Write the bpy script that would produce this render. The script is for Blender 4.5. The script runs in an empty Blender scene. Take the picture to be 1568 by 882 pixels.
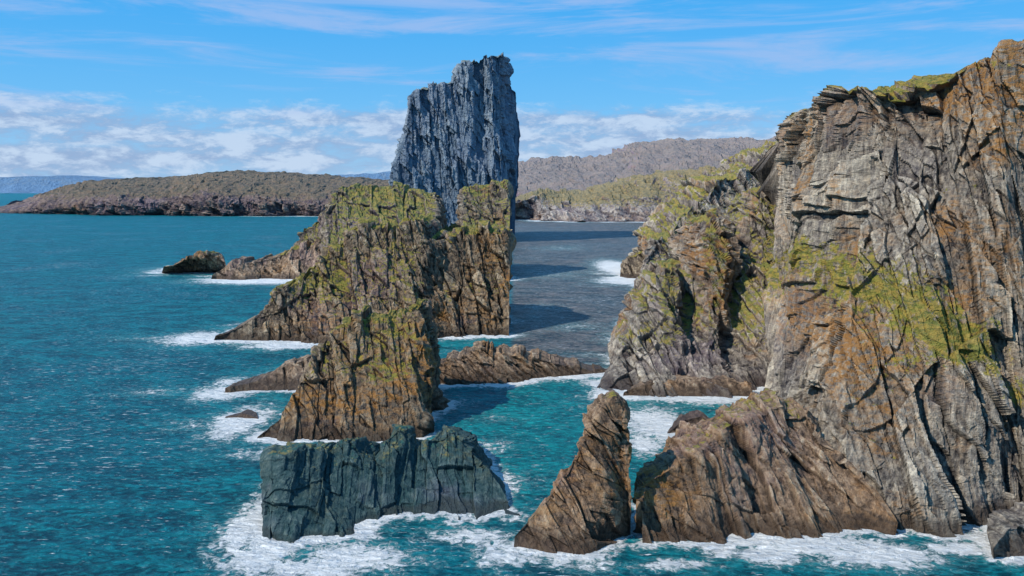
import bpy, math, numpy as np
from mathutils import Vector, kdtree
F=1358.0; CX=784.0; HY=290.0; H=60.0
scene=bpy.context.scene
# ---------------------------------------------------------------- noise
def hsh(ix,iy,iz,seed):
    h=(ix.astype(np.int64)*374761393+iy.astype(np.int64)*668265263+iz.astype(np.int64)*2147483647+seed*1274126177)&0xFFFFFFFF
    h=((h^(h>>13))*1274126177)&0xFFFFFFFF
    h=((h^(h>>16))*2246822519)&0xFFFFFFFF
    h=h^(h>>15)
    return (h&0xFFFFFF).astype(np.float64)/0xFFFFFF
def vn(x,y,z,seed=0):
    x=x+0*y+0*z; y=y+0*x; z=z+0*x
    ix=np.floor(x);iy=np.floor(y);iz=np.floor(z)
    fx=x-ix;fy=y-iy;fz=z-iz
    fx=fx*fx*(3-2*fx);fy=fy*fy*(3-2*fy);fz=fz*fz*(3-2*fz)
    r=0
    for a in (0,1):
        for b in (0,1):
            for c in (0,1):
                w=(fx if a else 1-fx)*(fy if b else 1-fy)*(fz if c else 1-fz)
                r=r+w*hsh(ix+a,iy+b,iz+c,seed)
    return r*2-1
def fbm(x,y,z,o=4,seed=0):
    r=0;a=1;s=0
    for i in range(o):
        r=r+a*vn(x,y,z,seed+i*7);s+=a;a*=.5
        x=x*2.03+3.1;y=y*2.03+1.7;z=z*2.03+5.3
    return r/s
def ridged(x,y,z,o=4,seed=0):
    r=0;a=1;s=0
    for i in range(o):
        r=r+a*(1-2*np.abs(vn(x,y,z,seed+i*7)));s+=a;a*=.5
        x=x*2.07+3.1;y=y*2.07+1.7;z=z*2.07+5.3
    return r/s
def joints(x,y,z,w,h,seed):
    """jointed rock: random tabular blocks bounded by near-vertical joints and bedding breaks"""
    X=x/w+.8*vn(x/(2.7*w),y/(7*w),z/(8*h),seed); Y=y/(w*4)+.8*vn(x/(5*w),y/(5*w),z/(8*h),seed+1)
    ix=np.floor(X);iy=np.floor(Y)
    Z=z/h*(.7+.6*hsh(ix,iy,0*ix,seed+2))+hsh(ix,iy,0*ix,seed+3)*9+.35*(X-ix-.5)
    iz=np.floor(Z)
    fx=X-ix;fz=Z-iz
    e=np.minimum(np.minimum(fx,1-fx)*1.0,np.minimum(fz,1-fz)*h/w*.8)
    return hsh(ix,iy,iz,seed+4),np.clip(1-e/.10,0,1)
def sstep(a,b,x):
    t=np.clip((x-a)/(b-a),0,1);return t*t*(3-2*t)
# ---------------------------------------------------------------- mesh helper
def grid_mesh(name,P,mat,attrs={},smooth=False):
    nu,nv,_=P.shape
    me=bpy.data.meshes.new(name)
    me.vertices.add(nu*nv); me.vertices.foreach_set("co",P.reshape(-1).astype(np.float32))
    i=np.arange(nu*nv).reshape(nu,nv)
    q=np.stack([i[:-1,:-1],i[1:,:-1],i[1:,1:],i[:-1,1:]],-1).reshape(-1,4)
    n=len(q)
    me.loops.add(n*4); me.loops.foreach_set("vertex_index",q.reshape(-1).astype(np.int32))
    me.polygons.add(n)
    me.polygons.foreach_set("loop_start",(np.arange(n)*4).astype(np.int32))
    me.polygons.foreach_set("use_smooth",np.full(n,smooth))
    me.update(calc_edges=True)
    for k,v in attrs.items():
        at=me.attributes.new(k,'FLOAT','POINT'); at.data.foreach_set("value",v.reshape(-1).astype(np.float32))
    me.materials.append(mat)
    ob=bpy.data.objects.new(name,me); scene.collection.objects.link(ob)
    return ob
# ---------------------------------------------------------------- node helper
class NT:
    def __init__(s,nt): s.nt=nt; s.n=nt.nodes; s.l=nt.links
    def set(s,sock,v):
        if isinstance(v,bpy.types.NodeSocket): s.l.new(v,sock)
        elif v is not None:
            if isinstance(v,(tuple,list)) and sock.type=='RGBA' and len(v)==3: v=(*v,1)
            sock.default_value=v
    def math(s,op,a,b=None,clamp=False):
        m=s.n.new('ShaderNodeMath');m.operation=op;m.use_clamp=clamp
        s.set(m.inputs[0],a)
        if b is not None: s.set(m.inputs[1],b)
        return m.outputs[0]
    def mix(s,f,a,b,mode='MIX'):
        m=s.n.new('ShaderNodeMix');m.data_type='RGBA';m.blend_type=mode
        s.set(m.inputs[0],f);s.set(m.inputs[6],a);s.set(m.inputs[7],b);return m.outputs[2]
    def ss(s,x,a,b,c=0.,d=1.):
        m=s.n.new('ShaderNodeMapRange');m.interpolation_type='SMOOTHSTEP'
        s.set(m.inputs[0],x);m.inputs[1].default_value=a;m.inputs[2].default_value=b;m.inputs[3].default_value=c;m.inputs[4].default_value=d
        return m.outputs[0]
    def mapping(s,v,sc=(1,1,1),rot=(0,0,0)):
        m=s.n.new('ShaderNodeMapping');s.l.new(v,m.inputs[0]);m.inputs[3].default_value=sc;m.inputs[2].default_value=rot;return m.outputs[0]
    def noise(s,v,sc,det=5,rough=.6,dist=0.):
        m=s.n.new('ShaderNodeTexNoise');s.l.new(v,m.inputs['Vector']);m.inputs['Scale'].default_value=sc;m.inputs['Detail'].default_value=det;m.inputs['Roughness'].default_value=rough;m.inputs['Distortion'].default_value=dist
        return m.outputs['Fac']
    def ramp(s,x,st):
        m=s.n.new('ShaderNodeValToRGB');s.l.new(x,m.inputs[0]);e=m.color_ramp.elements
        while len(e)<len(st): e.new(.5)
        for i,(p,c) in enumerate(st): e[i].position=p;e[i].color=(*c,1)
        return m.outputs[0]
    def attr(s,nm):
        m=s.n.new('ShaderNodeAttribute');m.attribute_name=nm;return m.outputs['Fac']
    def bump(s,h,dist,st=1.,nrm=None):
        m=s.n.new('ShaderNodeBump');m.inputs['Strength'].default_value=st;m.inputs['Distance'].default_value=dist;s.l.new(h,m.inputs['Height'])
        return m.outputs[0]
def newmat(name):
    m=bpy.data.materials.new(name);m.use_nodes=True;m.node_tree.nodes.clear();t=NT(m.node_tree)
    o=t.n.new('ShaderNodeOutputMaterial');p=t.n.new('ShaderNodeBsdfPrincipled');t.l.new(p.outputs[0],o.inputs[0])
    return m,t,p
def rock_mat(name,cols,S=1.,grass=((.07,.10,.015),(.27,.26,.04)),haze=0.,hz=(.2,.3,.45),tilt=(0.08,.15,0),ochre=(.48,.22,.05),wet=3.,bmp=2.0,mauve=.5,stain=(.26,.17,.28),stretch=.2,dry=(.46,.31,.06)):
    m,t,p=newmat(name)
    tc=t.n.new('ShaderNodeTexCoord').outputs['Object']
    geo=t.n.new('ShaderNodeNewGeometry')
    sep=t.n.new('ShaderNodeSeparateXYZ');t.l.new(geo.outputs['Position'],sep.inputs[0])
    z=sep.outputs[2]
    vs=t.mapping(tc,(1,1,stretch),tilt)
    vh=t.mapping(tc,(.5,.5,1.3),(.12,-.25,0))
    n1=t.noise(tc,.035/S,5,.65); n2=t.noise(vs,.9/S,6,.74,.2); n3=t.noise(vh,.9/S,5,.7)
    idv=t.attr('block')
    mixn=t.math('ADD',t.math('ADD',t.math('MULTIPLY',n2,.60),t.math('MULTIPLY',n3,.24)),t.math('MULTIPLY',idv,.16))
    c=t.ramp(mixn,[(.38,cols[0]),(.45,cols[1]),(.54,cols[2]),(.64,cols[3])])
    om=t.ss(n1,.51,.67)
    oa=t.math('MULTIPLY',t.math('ADD',om,t.attr('lichen')),t.ss(n3,.40,.6),True)
    c=t.mix(t.math('MULTIPLY',oa,.85),c,t.mix(n2,t.mix(.5,ochre,(.1,.05,.02)),ochre))
    c=t.mix(t.math('MULTIPLY',t.ss(n1,.5,.38),mauve),c,t.mix(.5,c,stain))
    cm=t.attr('cav_shade_joints')
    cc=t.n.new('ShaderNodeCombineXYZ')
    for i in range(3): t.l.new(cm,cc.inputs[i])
    c=t.mix(1.,c,cc.outputs[0],'MULTIPLY')  # multiplies painted crevice shade and joint lines into the rock colour
    wz=t.math('ADD',z,t.math('MULTIPLY',t.math('SUBTRACT',n1,.5),8.))
    wm=t.ss(wz,wet*.4,wet*1.4,1.,0.)
    c=t.mix(t.math('MULTIPLY',wm,.75),c,(.05,.032,.022))
    gn=t.noise(tc,.5/S,6,.75)
    gm=t.ss(t.math('ADD',t.attr('veg'),t.math('MULTIPLY',t.math('SUBTRACT',gn,.5),2.6)),.42,.66)
    gc=t.mix(t.ss(gn,.38,.62),grass[0],grass[1])
    gc=t.mix(t.math('MULTIPLY',t.ss(n3,.44,.58),.7),gc,dry)
    c=t.mix(t.math('MULTIPLY',gm,.9),c,gc)
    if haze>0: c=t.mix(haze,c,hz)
    t.set(p.inputs['Base Color'],c)
    t.set(p.inputs['Roughness'],t.ss(wm,0,1,.9,.5))
    p.inputs['Specular IOR Level'].default_value=.25
    t.l.new(t.bump(t.math('ADD',n2,t.math('MULTIPLY',n3,.5)),bmp*S,.9),p.inputs['Normal'])
    return m
# ---------------------------------------------------------------- lofted crag
water_pts=[]
def wd(py): return H*F/(py-HY)
def ridge(name,st,mat,nu=200,nf=160,nt=30,nb=20,back=30,amp=1.,S=1.,hp=1.,toe=.35,jag=1.,vegb=0.,patches=(),lich=(),seed=1,sh=(0,0),taper=3,vegtop=1.2,terr=.35,foam=True,big=1.,lean=.3,cav_shade_k=.34,vz=1.,mid=1.,crk=.35,blk=1.,vn0=.55,fine=1.):
    """crest line + shore line lofted into a closed rocky mass. st rows: crest bearing, crest sight, crest distance, shore bearing, shore sight"""
    st=np.array(st,float)
    tx=(st[:,0]-CX)/F*st[:,2]; tz=H-(st[:,1]-HY)/F*st[:,2]; ty=st[:,2]
    by=H*F/(st[:,4]-HY); bx=(st[:,3]-CX)/F*by
    L=np.r_[0,np.cumsum(np.hypot(np.diff(tx),np.diff(tz))+np.hypot(np.diff(bx),np.diff(by))*.7+.01)]; LT=L[-1]; L=L/LT
    u=np.linspace(0,1,nu)
    ip=lambda a:np.interp(u,L,a)
    TX,TY,TZ,BX,BY=map(ip,(tx,ty,tz,bx,by))
    k=1/S
    q=TX*k
    hf=np.clip(TZ/(25*S),.12,1)
    TZ0=TZ
    TZ=TZ+jag*S*hf*(3.0*fbm(q/11,0*q,0*q,4,seed)+2.0*(ridged(q/5.5,0*q,0*q,3,seed+2)-.3)+3.2*(hsh(np.floor(q/3.1+.8*vn(q/4,0*q,0*q,seed+4)),0*q,0*q,seed)-.5))
    TZ=np.maximum(TZ,.3)
    tp=(1-np.abs(2*u-1)**taper); tp=np.clip(tp,0.02,1)
    zb=-4.
    rows=[]
    BY=BY+hf*S*5*fbm(BX*k/17,0*q,0*q,3,seed+8)
    for v in np.linspace(0,1,nf):
        h=(1-toe)*v**hp+toe*(1-(1-v)**2.5)
        rows.append(np.stack([BX+(TX-BX)*h,BY+(TY-BY)*h,zb+(TZ0-zb)*v+(TZ-TZ0)*v**4],-1))
    bl=back*tp
    RX=TX+sh[0]*tp;RY=TY+bl;RZ=np.maximum(TZ*(.96)+sh[1]*tp,.2)
    for v in np.linspace(0,1,nt+1)[1:]:
        rows.append(np.stack([TX+(RX-TX)*v,TY+(RY-TY)*v,TZ+(RZ-TZ)*v+0.02*back*tp*np.sin(v*math.pi)],-1))
    EX=BX+(RX-BX)*tp;EY=BY+(RY+np.abs(TY-BY)*.5-BY)*tp
    for v in np.linspace(0,1,nb+1)[1:]:
        rows.append(np.stack([RX+(EX-RX)*v,RY+(EY-RY)*v,RZ+(zb-RZ)*v],-1))
    P=np.stack(rows,1)
    du=np.gradient(P,axis=0);dv=np.gradient(P,axis=1)
    N=np.cross(du,dv);N/=np.linalg.norm(N,axis=2,keepdims=True)+1e-9
    for _ in range(10):
        N[1:-1]=(N[:-2]+2*N[1:-1]+N[2:])/4; N[:,1:-1]=(N[:,:-2]+2*N[:,1:-1]+N[:,2:])/4
    N/=np.linalg.norm(N,axis=2,keepdims=True)+1e-9
    x,y,z=P[...,0],P[...,1],P[...,2]
    steep=1-np.clip(N[...,2],0,1)**1.5
    xs=x+lean*z; ys=y-.15*z
    D=big*6.0*ridged(xs*k/38,ys*k/38,z*k/75,2,seed+70)
    D=D+mid*3.6*ridged((xs+2*fbm(x*k/9,y*k/9,z*k/9,2,seed+3)*S)*k/15,ys*k/15,z*k/(40*vz),2,seed)
    D=D+fine*.9*ridged(xs*k/6,ys*k/6,z*k/(12*vz),2,seed+11)
    wx=x+.5*fbm(x*k/4,y*k/4,z*k/4,2,seed+5)*S+lean*z; wz=z-.15*x
    id1,e1=joints(wx*k,y*k,wz*k,4.6,11.*vz,seed+20)
    id2,e2=joints(wx*k+.05*z*k,y*k,wz*k,1.9,4.2*vz,seed+30)
    id3,e3=joints(wx*k-.05*z*k,y*k,wz*k,.85,1.7*vz,seed+36)
    D=D+blk*(4.4*(id1-.5)+2.2*(id2-.5)+.7*(id3-.5))
    crev=np.maximum(e1,.7*e2)
    D=D-.5*crev*crk
    D=D+.35*fbm(x*k/1.2,y*k/1.2,z*k/.8,3,seed+40)
    D=D+terr*1.6*(sstep(.3,.5,np.mod((z+4*fbm(x*k/18,y*k/18,z*0,2,seed+50)*S+.25*x)*k/6.5,1))-.5)
    D=D-np.mean(D)-.8
    Dn=D
    edge=np.clip(np.minimum(u,1-u)*nu/6,0,1)[:,None]
    D=D*amp*S*(.3+.7*steep)*edge
    D=D*np.clip(TZ/(16*S),.2,1)[:,None]
    P=P+N*D[...,None]
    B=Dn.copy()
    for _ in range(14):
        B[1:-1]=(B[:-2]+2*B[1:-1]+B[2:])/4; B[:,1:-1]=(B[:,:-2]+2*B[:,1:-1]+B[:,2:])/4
    cav_shade_joints=np.clip(1+cav_shade_k*(Dn-B)-crk*.5*crev,.25,1.2)  # recess shade painted from the relief, plus dark joints
    x,y,z=P[...,0],P[...,1],P[...,2]
    du=np.gradient(P,axis=0);dv=np.gradient(P,axis=1)
    N2=np.cross(du,dv);N2/=np.linalg.norm(N2,axis=2,keepdims=True)+1e-9
    nz=N2[...,2]*.35+N[...,2]*.65
    hz=np.clip((z-5*S)/(10*S),0,1)
    veg=vegb+sstep(vn0,.95,nz)*vegtop*hz+.40*fbm(x*k/14,y*k/14,z*k/10,5,seed+60)*hz+.16*N2[...,2]
    li=np.zeros_like(z)
    for lst,tgt in ((patches,'v'),(lich,'l')):
        for (cx,cz,rx,rz,s) in lst:
            w=s*np.exp(-(((x-cx)/rx)**2+((z-cz)/rz)**2))
            if tgt=='v': veg=veg+w
            else: li=li+w
    veg=np.where(z<4*S,np.minimum(veg,0),veg)
    ob=grid_mesh(name,P,mat,{'veg':veg,'lichen':li,'cav_shade_joints':cav_shade_joints,'block':.4*id1+.35*id2+.25*id3})
    if foam:
        m=(np.abs(z)<1.0)
        pts=P[m]; water_pts.append(pts[::max(1,len(pts)//1500)])
    return ob
# ---------------------------------------------------------------- materials
dark=((.024,.021,.022),(.11,.085,.065),(.27,.205,.14),(.50,.42,.30))
brown=((.035,.026,.023),(.17,.115,.08),(.37,.25,.165),(.60,.48,.34))
grey=((.032,.029,.032),(.16,.138,.12),(.37,.32,.26),(.72,.63,.49))
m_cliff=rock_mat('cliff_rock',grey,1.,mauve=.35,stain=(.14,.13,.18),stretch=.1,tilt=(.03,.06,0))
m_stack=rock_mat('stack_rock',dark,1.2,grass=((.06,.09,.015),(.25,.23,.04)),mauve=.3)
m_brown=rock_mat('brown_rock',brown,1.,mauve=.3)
m_back=rock_mat('headland_rock',dark,2.,grass=((.07,.11,.02),(.28,.27,.05)),haze=.05)
m_hill=rock_mat('hillside_rock',grey,1.5,grass=((.08,.12,.02),(.31,.30,.05)),haze=.05,hz=(.3,.22,.3),mauve=.4)
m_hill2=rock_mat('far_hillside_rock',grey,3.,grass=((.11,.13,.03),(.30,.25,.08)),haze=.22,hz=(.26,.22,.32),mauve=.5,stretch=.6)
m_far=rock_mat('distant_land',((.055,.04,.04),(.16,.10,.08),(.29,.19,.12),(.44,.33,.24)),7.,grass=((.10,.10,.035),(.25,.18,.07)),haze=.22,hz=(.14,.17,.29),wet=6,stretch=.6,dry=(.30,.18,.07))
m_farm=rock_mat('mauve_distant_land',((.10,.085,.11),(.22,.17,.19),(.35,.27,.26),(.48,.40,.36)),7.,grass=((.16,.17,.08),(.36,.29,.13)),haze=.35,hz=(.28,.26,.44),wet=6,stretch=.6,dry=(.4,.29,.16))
m_blue=rock_mat('ghost_blue_rock',((.035,.045,.06),(.12,.14,.17),(.24,.27,.29),(.46,.46,.44)),2.6,grass=((.10,.15,.09),(.26,.27,.14)),haze=.32,hz=(.15,.28,.44),ochre=(.30,.26,.22),stretch=.1,tilt=(.03,.06,0),mauve=.2)  # blue tint imitates the ghost cliff blended with sky
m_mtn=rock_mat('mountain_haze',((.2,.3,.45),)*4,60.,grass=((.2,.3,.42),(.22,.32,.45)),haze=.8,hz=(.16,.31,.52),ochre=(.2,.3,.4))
m_teal=rock_mat('ghost_teal_rock',((.012,.02,.024),(.035,.06,.062),(.085,.12,.115),(.21,.25,.22)),1.,grass=((.01,.08,.08),(.05,.14,.10)),haze=.22,hz=(.006,.13,.16),ochre=(.13,.13,.07),wet=.8)  # teal tint imitates the ghost cliff blended with water
# ---------------------------------------------------------------- land masses
ridge('sea_cliff',[
 (1236,330,262,1180,700),
 (1244,255,252,1195,745),
 (1254,208,244,1215,780),
 (1272,162,232,1250,805),
 (1300,134,214,1290,815),
 (1345,128,206,1345,820),
 (1400,117,200,1400,822),
 (1470,100,192,1470,812),
 (1568,80,184,1560,800),
 (1700,54,178,1680,800),
 (1900,20,175,1850,790)],m_cliff,nu=720,nf=620,nt=30,nb=8,back=110,hp=1.5,toe=.35,amp=1.0,seed=3,taper=8,sh=(20,0),terr=.05,jag=.3,big=1.7,lean=.0,vegb=-.2,vz=2.4,mid=1.1,fine=.4,vn0=.5,cav_shade_k=.36,
 patches=[(79,38,11,8,.95),(72,46,5,5,.5),(88,30,9,5,.6),(96,21,8,4,.5),(57,54,4,9,.4),(76,24,6,4,.45),(64,18,5,4,.3),(85,86,32,3.5,.6),(92,60,8,4,.3)],
 lich=[(68,34,7,10,.9),(76,26,9,7,.8),(86,80,30,8,.6),(60,72,5,12,.5),(95,50,10,10,.3)])
ridge('rock_outcrop',[
 (974,785,150,974,800),
 (985,748,154,980,845),
 (1020,726,157,1010,850),
 (1052,712,159,1050,850),
 (1085,680,162,1090,846),
 (1120,652,166,1130,842),
 (1180,622,172,1180,834),
 (1240,632,172,1240,828),
 (1290,680,166,1290,828),
 (1340,745,159,1335,826),
 (1375,800,154,1360,822)],m_brown,nu=400,nf=240,nt=40,back=14,hp=1.1,toe=.3,amp=.85,seed=9,vegb=-.5,jag=.9,vz=1.5,vegtop=.9,fine=.5,
 lich=[(25,8,8,7,.6),(40,16,8,6,.4)])
ridge('rock_spire',[
 (788,822,149,784,840),
 (820,785,151,800,852),
 (850,748,152,830,856),
 (875,708,153,860,856),
 (905,658,154,890,854),
 (930,614,155,912,848),
 (942,604,155,926,842),
 (954,616,155,940,832),
 (960,690,153,952,820),
 (966,775,151,964,806)],m_brown,nu=260,nf=260,nt=14,back=5,hp=1.,toe=.2,amp=.5,seed=15,vegb=-.6,taper=2,jag=.25,lean=.6,big=.4,vz=1.3,
 lich=[(5,10,6,8,.8),(12,16,5,8,.4)])
ridge('grassy_ridge',[
 (915,600,268,905,612),
 (945,548,280,930,614),
 (970,500,292,960,616),
 (1000,440,300,1000,616),
 (1018,405,303,1015,615),
 (1042,412,306,1035,614),
 (1052,455,308,1050,612),
 (1072,400,312,1072,610),
 (1082,335,316,1085,608),
 (1112,325,320,1110,606),
 (1122,385,324,1125,606),
 (1145,345,330,1150,606),
 (1165,292,336,1180,608),
 (1190,285,340,1210,608),
 (1230,245,345,1260,610),
 (1330,215,350,1380,610)],m_hill,nu=440,nf=340,nt=40,back=40,hp=1.15,toe=.3,amp=1.15,seed=21,vegb=-.16,S=1.05,jag=.9,vz=1.6,vn0=.4,fine=.5,
 patches=[(72,32,16,9,.25),(95,50,16,12,.3),(92,64,12,8,.4),(60,22,10,5,.3)],lich=[(70,30,20,15,.35)])
ridge('grassy_ridge',[
 (985,412,560,982,430),
 (1000,372,575,990,438),
 (1025,345,580,1015,440),
 (1045,325,590,1040,440),
 (1085,300,600,1080,440),
 (1120,268,610,1120,440),
 (1170,240,620,1170,440),
 (1240,218,620,1240,440),
 (1340,205,620,1340,440)],m_hill,nu=260,nf=200,nt=40,back=120,hp=1.1,toe=.3,amp=1.3,S=1.6,seed=25,vegb=.05,jag=1.2,vn0=.45)
ridge('rocky_headland',[
 (450,372,640,440,424),
 (466,352,640,455,426),
 (490,333,640,480,428),
 (508,298,645,500,430),
 (540,283,650,540,430),
 (600,286,650,600,430),
 (640,288,650,640,430),
 (664,298,650,660,430),
 (672,350,640,668,430),
 (702,354,640,704,430),
 (710,296,640,712,430),
 (730,284,640,735,430),
 (782,283,640,778,430)],m_back,nu=360,nf=190,nt=30,back=45,hp=1.3,toe=.15,amp=.85,S=1.5,seed=31,vegb=-.06,jag=.8,taper=10,vegtop=1.1,vn0=.35)
ridge('rocky_headland',[
 (330,514,352,322,520),
 (365,500,356,350,524),
 (400,480,362,385,525),
 (440,447,368,425,526),
 (480,420,376,465,527),
 (520,375,385,520,528),
 (560,352,390,565,528),
 (610,360,390,610,526),
 (650,345,392,650,522),
 (678,390,392,680,518),
 (700,372,392,705,518),
 (740,362,392,740,516),
 (781,365,392,779,514)],m_stack,nu=400,nf=290,nt=30,back=50,hp=1.3,toe=.25,amp=1.1,S=1.1,seed=37,vegb=-.22,taper=10,jag=1.4,vegtop=1.2,vz=1.4,vn0=.4,lich=[(-75,8,14,8,.8),(-20,10,20,8,.6),(-60,25,20,10,.4)])
ridge('sea_stack',[
 (395,668,214,375,676),
 (430,640,219,400,684),
 (448,600,224,430,688),
 (475,555,230,455,690),
 (505,515,234,485,690),
 (550,492,238,530,688),
 (600,482,240,580,686),
 (640,478,240,620,682),
 (658,505,238,640,676),
 (664,560,234,650,668),
 (655,640,226,652,660)],m_stack,nu=340,nf=340,nt=30,back=22,hp=1.2,toe=.25,amp=1.,seed=43,vegb=-.3,taper=4,vegtop=1.2,vz=1.5,vn0=.4,lich=[(-45,6,14,6,.7),(-25,22,8,10,.4)])
ridge('skerry',[(250,410,620,245,414),(285,400,622,280,415),(305,388,624,300,416),(325,384,624,322,416),(345,404,620,350,414)],m_brown,nu=80,nf=40,nt=12,nb=8,back=14,amp=.9,S=1.2,seed=51,vegb=-.5,jag=2.5)
ridge('skerry',[(325,420,592,320,427),(360,402,600,350,430),(400,395,606,390,430),(450,378,612,440,430),(500,374,620,500,430)],m_brown,nu=120,nf=60,nt=12,nb=8,back=24,amp=1.,S=1.4,seed=53,vegb=-.4,jag=2)
ridge('skerry',[(345,597,262,340,602),(380,590,266,370,606),(420,570,270,410,608),(455,556,274,450,608),(500,545,278,500,606)],m_brown,nu=120,nf=60,nt=14,nb=8,back=14,amp=1.1,seed=55,vegb=-.5,jag=2)
ridge('skerry',[(345,642,233,343,646),(370,632,234,368,648),(395,640,232,398,648)],m_brown,nu=50,nf=30,nt=10,nb=8,back=5,amp=.9,S=.7,seed=57,vegb=-.5)
ridge('rock_shelf',[(640,560,275,640,590),(680,552,277,680,592),(720,536,280,720,592),(760,528,282,760,592),(800,538,284,800,588),(850,554,286,850,584),(900,566,290,895,582),(935,570,292,935,580)],m_brown,nu=260,nf=80,nt=24,nb=8,back=20,amp=1.5,seed=59,vegb=-.5,jag=2.5,lean=1.,big=.5)
ridge('skerry',[(1022,662,218,1020,664),(1045,644,220,1040,668),(1075,638,221,1072,668),(1102,652,219,1104,664)],m_brown,nu=70,nf=40,nt=12,nb=8,back=6,amp=.9,S=.7,seed=61,vegb=-.5)
ridge('skerry',[(955,600,258,950,608),(985,588,260,980,614),(1040,582,262,1040,616),(1100,578,262,1100,616),(1150,586,260,1160,614)],m_brown,nu=120,nf=50,nt=12,nb=8,back=8,amp=1.,seed=63,vegb=-.5,jag=2)
ridge('skerry',[(1522,838,143,1520,846),(1545,810,146,1540,862),(1575,795,148,1575,866),(1640,780,148,1640,866)],m_cliff,nu=120,nf=80,nt=12,nb=8,back=8,amp=.9,S=.7,seed=65,vegb=-.5,jag=1.5)
ridge('sea_stack',[(950,418,610,948,424),(962,394,612,958,427),(985,388,615,980,428),(1030,388,615,1030,430),(1080,396,612,1085,428)],m_stack,nu=110,nf=60,nt=12,nb=8,back=24,amp=.7,S=1.2,seed=66,vegb=-.3)
ridge('ghost_reef',[  # double-exposure ghost of the cliff foot, built as solid rock
 (405,812,157,402,824),
 (416,758,160,410,834),
 (430,706,164,425,838),
 (455,684,168,450,838),
 (500,700,170,490,838),
 (540,668,174,530,836),
 (575,704,173,565,834),
 (610,664,178,605,832),
 (650,682,178,650,828),
 (690,660,181,690,826),
 (730,690,178,735,824),
 (765,740,172,765,820),
 (795,800,163,795,814)],m_teal,nu=420,nf=280,nt=50,back=30,hp=1.2,toe=.25,amp=1.2,seed=71,vegb=-.1,taper=3,jag=1.6,lean=.1,sh=(0,-10),S=.9,vz=1.9,big=1.8,mid=1.5,fine=.4)
ridge('ghost_crag',[  # solid stand-in for the main cliff's double-exposure ghost
 (600,300,1010,600,372),
 (606,252,1010,606,372),
 (614,240,1010,614,372),
 (622,202,1010,622,372),
 (630,148,1015,632,372),
 (650,130,1020,650,372),
 (690,122,1020,690,372),
 (712,94,1025,712,372),
 (745,88,1025,745,372),
 (770,78,1025,766,372),
 (775,84,1030,770,371),
 (779,150,1045,776,369),
 (783,215,1060,780,367),
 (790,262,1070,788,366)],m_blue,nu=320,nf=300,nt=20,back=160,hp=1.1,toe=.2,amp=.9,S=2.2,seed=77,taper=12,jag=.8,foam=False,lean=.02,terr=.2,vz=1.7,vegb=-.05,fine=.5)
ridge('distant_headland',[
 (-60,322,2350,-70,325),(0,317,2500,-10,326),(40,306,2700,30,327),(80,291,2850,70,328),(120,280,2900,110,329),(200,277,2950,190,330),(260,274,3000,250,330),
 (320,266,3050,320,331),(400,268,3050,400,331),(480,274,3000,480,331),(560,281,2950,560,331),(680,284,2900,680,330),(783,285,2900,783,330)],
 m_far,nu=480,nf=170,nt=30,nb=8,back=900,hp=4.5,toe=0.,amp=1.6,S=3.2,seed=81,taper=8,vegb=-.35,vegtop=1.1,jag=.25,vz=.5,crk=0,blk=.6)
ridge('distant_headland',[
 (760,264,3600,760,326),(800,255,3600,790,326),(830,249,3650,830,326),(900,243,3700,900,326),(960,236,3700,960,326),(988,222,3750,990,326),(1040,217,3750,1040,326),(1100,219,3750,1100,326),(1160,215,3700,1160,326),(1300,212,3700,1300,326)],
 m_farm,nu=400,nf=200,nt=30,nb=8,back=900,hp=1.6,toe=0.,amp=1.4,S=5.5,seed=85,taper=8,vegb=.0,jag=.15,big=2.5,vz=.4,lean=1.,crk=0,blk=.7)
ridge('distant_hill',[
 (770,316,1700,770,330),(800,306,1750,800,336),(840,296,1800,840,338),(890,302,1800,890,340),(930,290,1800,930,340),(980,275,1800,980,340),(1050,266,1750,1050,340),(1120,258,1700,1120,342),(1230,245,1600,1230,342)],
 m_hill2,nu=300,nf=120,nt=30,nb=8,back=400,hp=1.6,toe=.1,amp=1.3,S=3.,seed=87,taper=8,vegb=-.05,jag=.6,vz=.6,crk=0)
ridge('distant_mountains',[
 (-300,286,14000,-300,296),(-100,276,14000,-100,296),(60,272,14000,60,296),(160,279,14000,160,296),(300,270,14000,300,296),(450,274,14000,450,296),(560,268,14000,560,296),(620,261,14000,620,296),(660,266,14000,660,296),(700,262,14000,700,296),(780,272,14000,780,296),(950,268,14000,950,296)],
 m_mtn,nu=200,nf=20,nt=10,nb=4,back=3000,amp=.3,S=14.,seed=91,foam=False,jag=.6)
# ---------------------------------------------------------------- sea
X=np.concatenate([-np.geomspace(60000,135,70)[:-1],np.arange(-135,170,.8),np.geomspace(170,60000,70)])
Y=np.concatenate([np.linspace(-3000,100,12)[:-1],np.arange(100,240,.8),np.geomspace(240,3000,360)[:],np.geomspace(3000,70000,50)[1:]])
GX,GY=np.meshgrid(X,Y,indexing='ij')
pts=np.concatenate(water_pts); kd=kdtree.KDTree(len(pts))
for i,p in enumerate(pts): kd.insert((p[0],p[1],0),i)
kd.balance()
dist=np.full(GX.shape,999.); dirx=np.zeros(GX.shape)
near=(np.abs(GX)<700)&(GY>110)&(GY<2600)
for a,b in np.argwhere(near):
    co,_,d=kd.find((GX[a,b],GY[a,b],0)); dist[a,b]=d; dirx[a,b]=(co[0]-GX[a,b])/(d+.5)
sc=np.clip(GY/250,.7,4)
n=fbm(GX/14,GY/14,0*GX,3,5)
ring=np.exp(-dist/(4.4*sc*np.clip(1+1.3*n,.2,3)))*(1.1+.35*np.clip(dirx,-.5,1)+.6*n)
foam=ring*1.0
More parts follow.
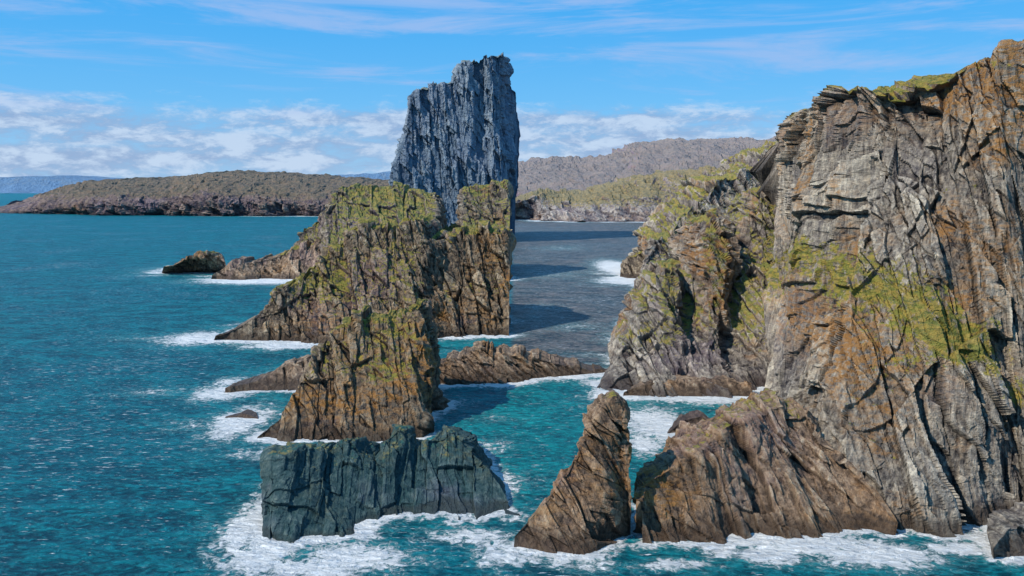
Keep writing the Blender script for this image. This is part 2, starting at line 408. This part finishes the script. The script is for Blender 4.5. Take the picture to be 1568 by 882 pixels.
for (px,py,rx,ry,s) in [(385,800,44,56,1.1),(400,850,70,38,1.),(540,855,110,30,1.),(480,872,110,20,.95),(370,645,50,32,1.),(470,694,120,12,1.),(620,686,70,10,.8),(345,600,55,16,1.),(350,585,30,10,.8),
    (300,518,55,13,1.),(440,528,85,9,1.),(290,412,58,8,1.1),(400,430,105,6,1.2),(240,600,70,10,.5),(945,410,36,14,1.2),(960,430,55,7,1.1),(970,520,44,15,1.1),(960,500,20,10,1.1),
    (935,603,38,9,1.1),(1010,650,65,36,1.),(985,680,32,20,1.),(1100,610,130,11,1.1),(1200,600,60,20,.8),(1170,790,40,40,.8),(1240,834,125,20,1.1),(1340,848,110,26,1.1),(1470,840,80,14,1.),(1180,848,70,20,1.),
    (780,845,70,28,.85),(720,820,90,18,.8),(740,640,60,10,.4),(700,516,60,6,.9),(720,540,50,5,.6),(1550,854,50,16,1.),(300,650,60,16,.5),(200,518,50,8,.45),(900,866,90,14,.7),(1040,864,80,12,.8),(850,420,60,8,.4),(880,500,60,8,.45),(860,380,50,5,.4),(830,470,40,6,.4)]:
    cy=wd(py);cx=(px-CX)/F*cy; wx_=rx/F*cy; wy_=abs(wd(py-ry)-wd(py+ry))/2
    foam=np.maximum(foam,s*np.exp(-(((GX-cx)/wx_)**2+((GY-cy)/wy_)**2))*1.05)
bear=GX/np.maximum(GY,1)
brownw=sstep(-.004,.004,bear)*sstep(280,310,GY+8*n)*(1-sstep(2200,2400,GY))
turq=sstep(-.12,-.09,bear)*(1-sstep(284,300,GY))*sstep(150,200,GY)
turq=np.maximum(turq,.8*np.exp(-(((GX+20)/22)**2+((GY-350)/30)**2)))
turq=np.maximum(turq,.6*np.exp(-dist/(8*sc)))
m,t,p=newmat('sea_water')
tc=t.n.new('ShaderNodeTexCoord').outputs['Object']
w1=t.noise(t.mapping(tc,(1,1.8,1),(0,0,.35)),.06,4,.6,.3)
w2=t.noise(t.mapping(tc,(1,1.7,1),(0,0,.5)),.40,6,.72,.5)
lowf=t.noise(tc,.012,4,.6)
wv=t.math('ADD',t.math('MULTIPLY',w2,.65),t.math('MULTIPLY',w1,.35))
col=t.mix(t.ss(wv,.41,.60),(.0005,.055,.085),(.003,.25,.30))
col=t.mix(t.math('MULTIPLY',t.ss(lowf,.4,.62),.3),col,(.001,.11,.18))
col=t.mix(t.math('MULTIPLY',t.attr('turq'),.75),col,t.mix(t.ss(wv,.40,.61),(.002,.12,.155),(.008,.36,.38)))
bcol=t.mix(t.ss(wv,.42,.58),(.022,.038,.05),(.27,.22,.205))
bcol=t.mix(t.math('MULTIPLY',t.ss(lowf,.42,.6),.3),bcol,(.05,.11,.13))
col=t.mix(t.math('MULTIPLY',t.attr('brown'),.92),col,bcol)
fa=t.attr('foam')
fn=t.noise(tc,.55,7,.72,1.0); fn2=t.noise(tc,.15,4,.6)
fx=t.math('ADD',fa,t.math('ADD',t.math('MULTIPLY',t.math('SUBTRACT',fn,.5),2.3),t.math('MULTIPLY',t.math('SUBTRACT',fn2,.5),.8)))
fm=t.ss(fx,.42,.76)
haz=t.ss(fx,.08,.65,0,.42)
capn=t.math('ADD',t.noise(t.mapping(tc,(.35,1.5,1),(0,0,.2)),.8,3,.7),t.math('MULTIPLY',t.math('SUBTRACT',lowf,.5),.35))
capn=t.math('ADD',capn,t.math('MULTIPLY',t.attr('brown'),.02))
caps=t.ss(capn,.625,.67,0,.85)
col=t.mix(haz,col,(.14,.44,.47))
fm=t.math('MAXIMUM',fm,caps)
col=t.mix(fm,col,(.86,.88,.89))
t.set(p.inputs['Base Color'],col)
t.set(p.inputs['Roughness'],t.ss(fm,0,1,.4,.9))
p.inputs['Specular IOR Level'].default_value=.08
h=t.math('ADD',t.math('MULTIPLY',w1,5.),t.math('ADD',t.math('MULTIPLY',w2,1.6),t.math('MULTIPLY',fm,.35)))
t.l.new(t.bump(h,1.7,1.),p.inputs['Normal'])
grid_mesh('sea',np.stack([GX,GY,np.zeros(GX.shape)],-1),m,{'foam':foam,'brown':brownw,'turq':turq},smooth=True)
# ---------------------------------------------------------------- sky
tosun=Vector((-.72,-.38,.80)).normalized()
el=math.asin(tosun.z); az=math.atan2(tosun.x,tosun.y)
w=bpy.data.worlds.new("World");scene.world=w;w.use_nodes=True;w.node_tree.nodes.clear();t=NT(w.node_tree)
out=t.n.new('ShaderNodeOutputWorld');bg=t.n.new('ShaderNodeBackground');t.l.new(bg.outputs[0],out.inputs[0])
sky=t.n.new('ShaderNodeTexSky');sky.sky_type='NISHITA';sky.sun_disc=False;sky.sun_elevation=el;sky.sun_rotation=az%(2*math.pi)
sky.altitude=60;sky.air_density=1.;sky.dust_density=.3;sky.ozone_density=2.
hs=t.n.new('ShaderNodeHueSaturation');t.l.new(sky.outputs[0],hs.inputs['Color']);hs.inputs['Saturation'].default_value=1.2;hs.inputs['Value'].default_value=1.2
g=t.n.new('ShaderNodeTexCoord').outputs['Generated']
s=t.n.new('ShaderNodeSeparateXYZ');t.l.new(g,s.inputs[0])
a=t.math('ARCTAN2',s.outputs[0],s.outputs[1]);e=t.math('ARCSINE',s.outputs[2])
def cvec(sa,se,off=0.):
    c=t.n.new('ShaderNodeCombineXYZ');t.l.new(t.math('MULTIPLY',a,sa),c.inputs[0]);t.l.new(t.math('MULTIPLY',e,se),c.inputs[1]);c.inputs[2].default_value=off;return c.outputs[0]
grad=t.ramp(t.ss(e,0,.24),[(0,(.26,.56,.92)),(.35,(.12,.50,.96)),(1,(.04,.42,.96))])
vm=t.n.new('ShaderNodeVectorMath');vm.operation='SCALE';t.l.new(grad,vm.inputs[0]);vm.inputs[3].default_value=10.
base=t.mix(.85,hs.outputs[0],vm.outputs[0])
bank=t.noise(cvec(4,26,1.3),1.,7,.62,.3)
puff=t.noise(cvec(19,50,4.),1.,8,.66,.2)
cir=t.noise(cvec(3,26,7.7),1.,7,.65,.6)
cov=t.ss(e,.075,.13,.17,-.2)
cm=t.ss(t.math('ADD',t.math('ADD',t.math('MULTIPLY',bank,.5),t.math('MULTIPLY',puff,.5)),cov),.53,.72)
cr=t.math('MULTIPLY',t.ss(cir,.45,.66,0,.65),t.ss(e,.06,.11,0,1))
cc=t.mix(t.ss(puff,.42,.60),(3.1,4.1,6.3),(6.0,7.1,8.8))
c=t.mix(t.math('MULTIPLY',cm,.8),base,cc)
c=t.mix(cr,c,(4.0,5.4,8.6))
t.l.new(c,bg.inputs[0]);bg.inputs[1].default_value=.1
# ---------------------------------------------------------------- sun, camera
sl=bpy.data.lights.new('sun','SUN');sl.energy=5.;sl.angle=math.radians(.5);sl.color=(1,.93,.80)
so=bpy.data.objects.new('sun',sl);so.rotation_euler=tosun.to_track_quat('Z','Y').to_euler();so.location=(0,0,200);scene.collection.objects.link(so)
cam=bpy.data.cameras.new('camera');co=bpy.data.objects.new('camera',cam);scene.collection.objects.link(co)
co.location=(0,0,H);co.rotation_euler=(math.radians(90),0,0);cam.sensor_width=36;cam.lens=36*F/1568
cam.shift_y=-(441-HY)/1568;cam.clip_end=200000;cam.clip_start=1
scene.camera=co
scene.view_settings.view_transform='Standard';scene.view_settings.look='None';scene.view_settings.exposure=0
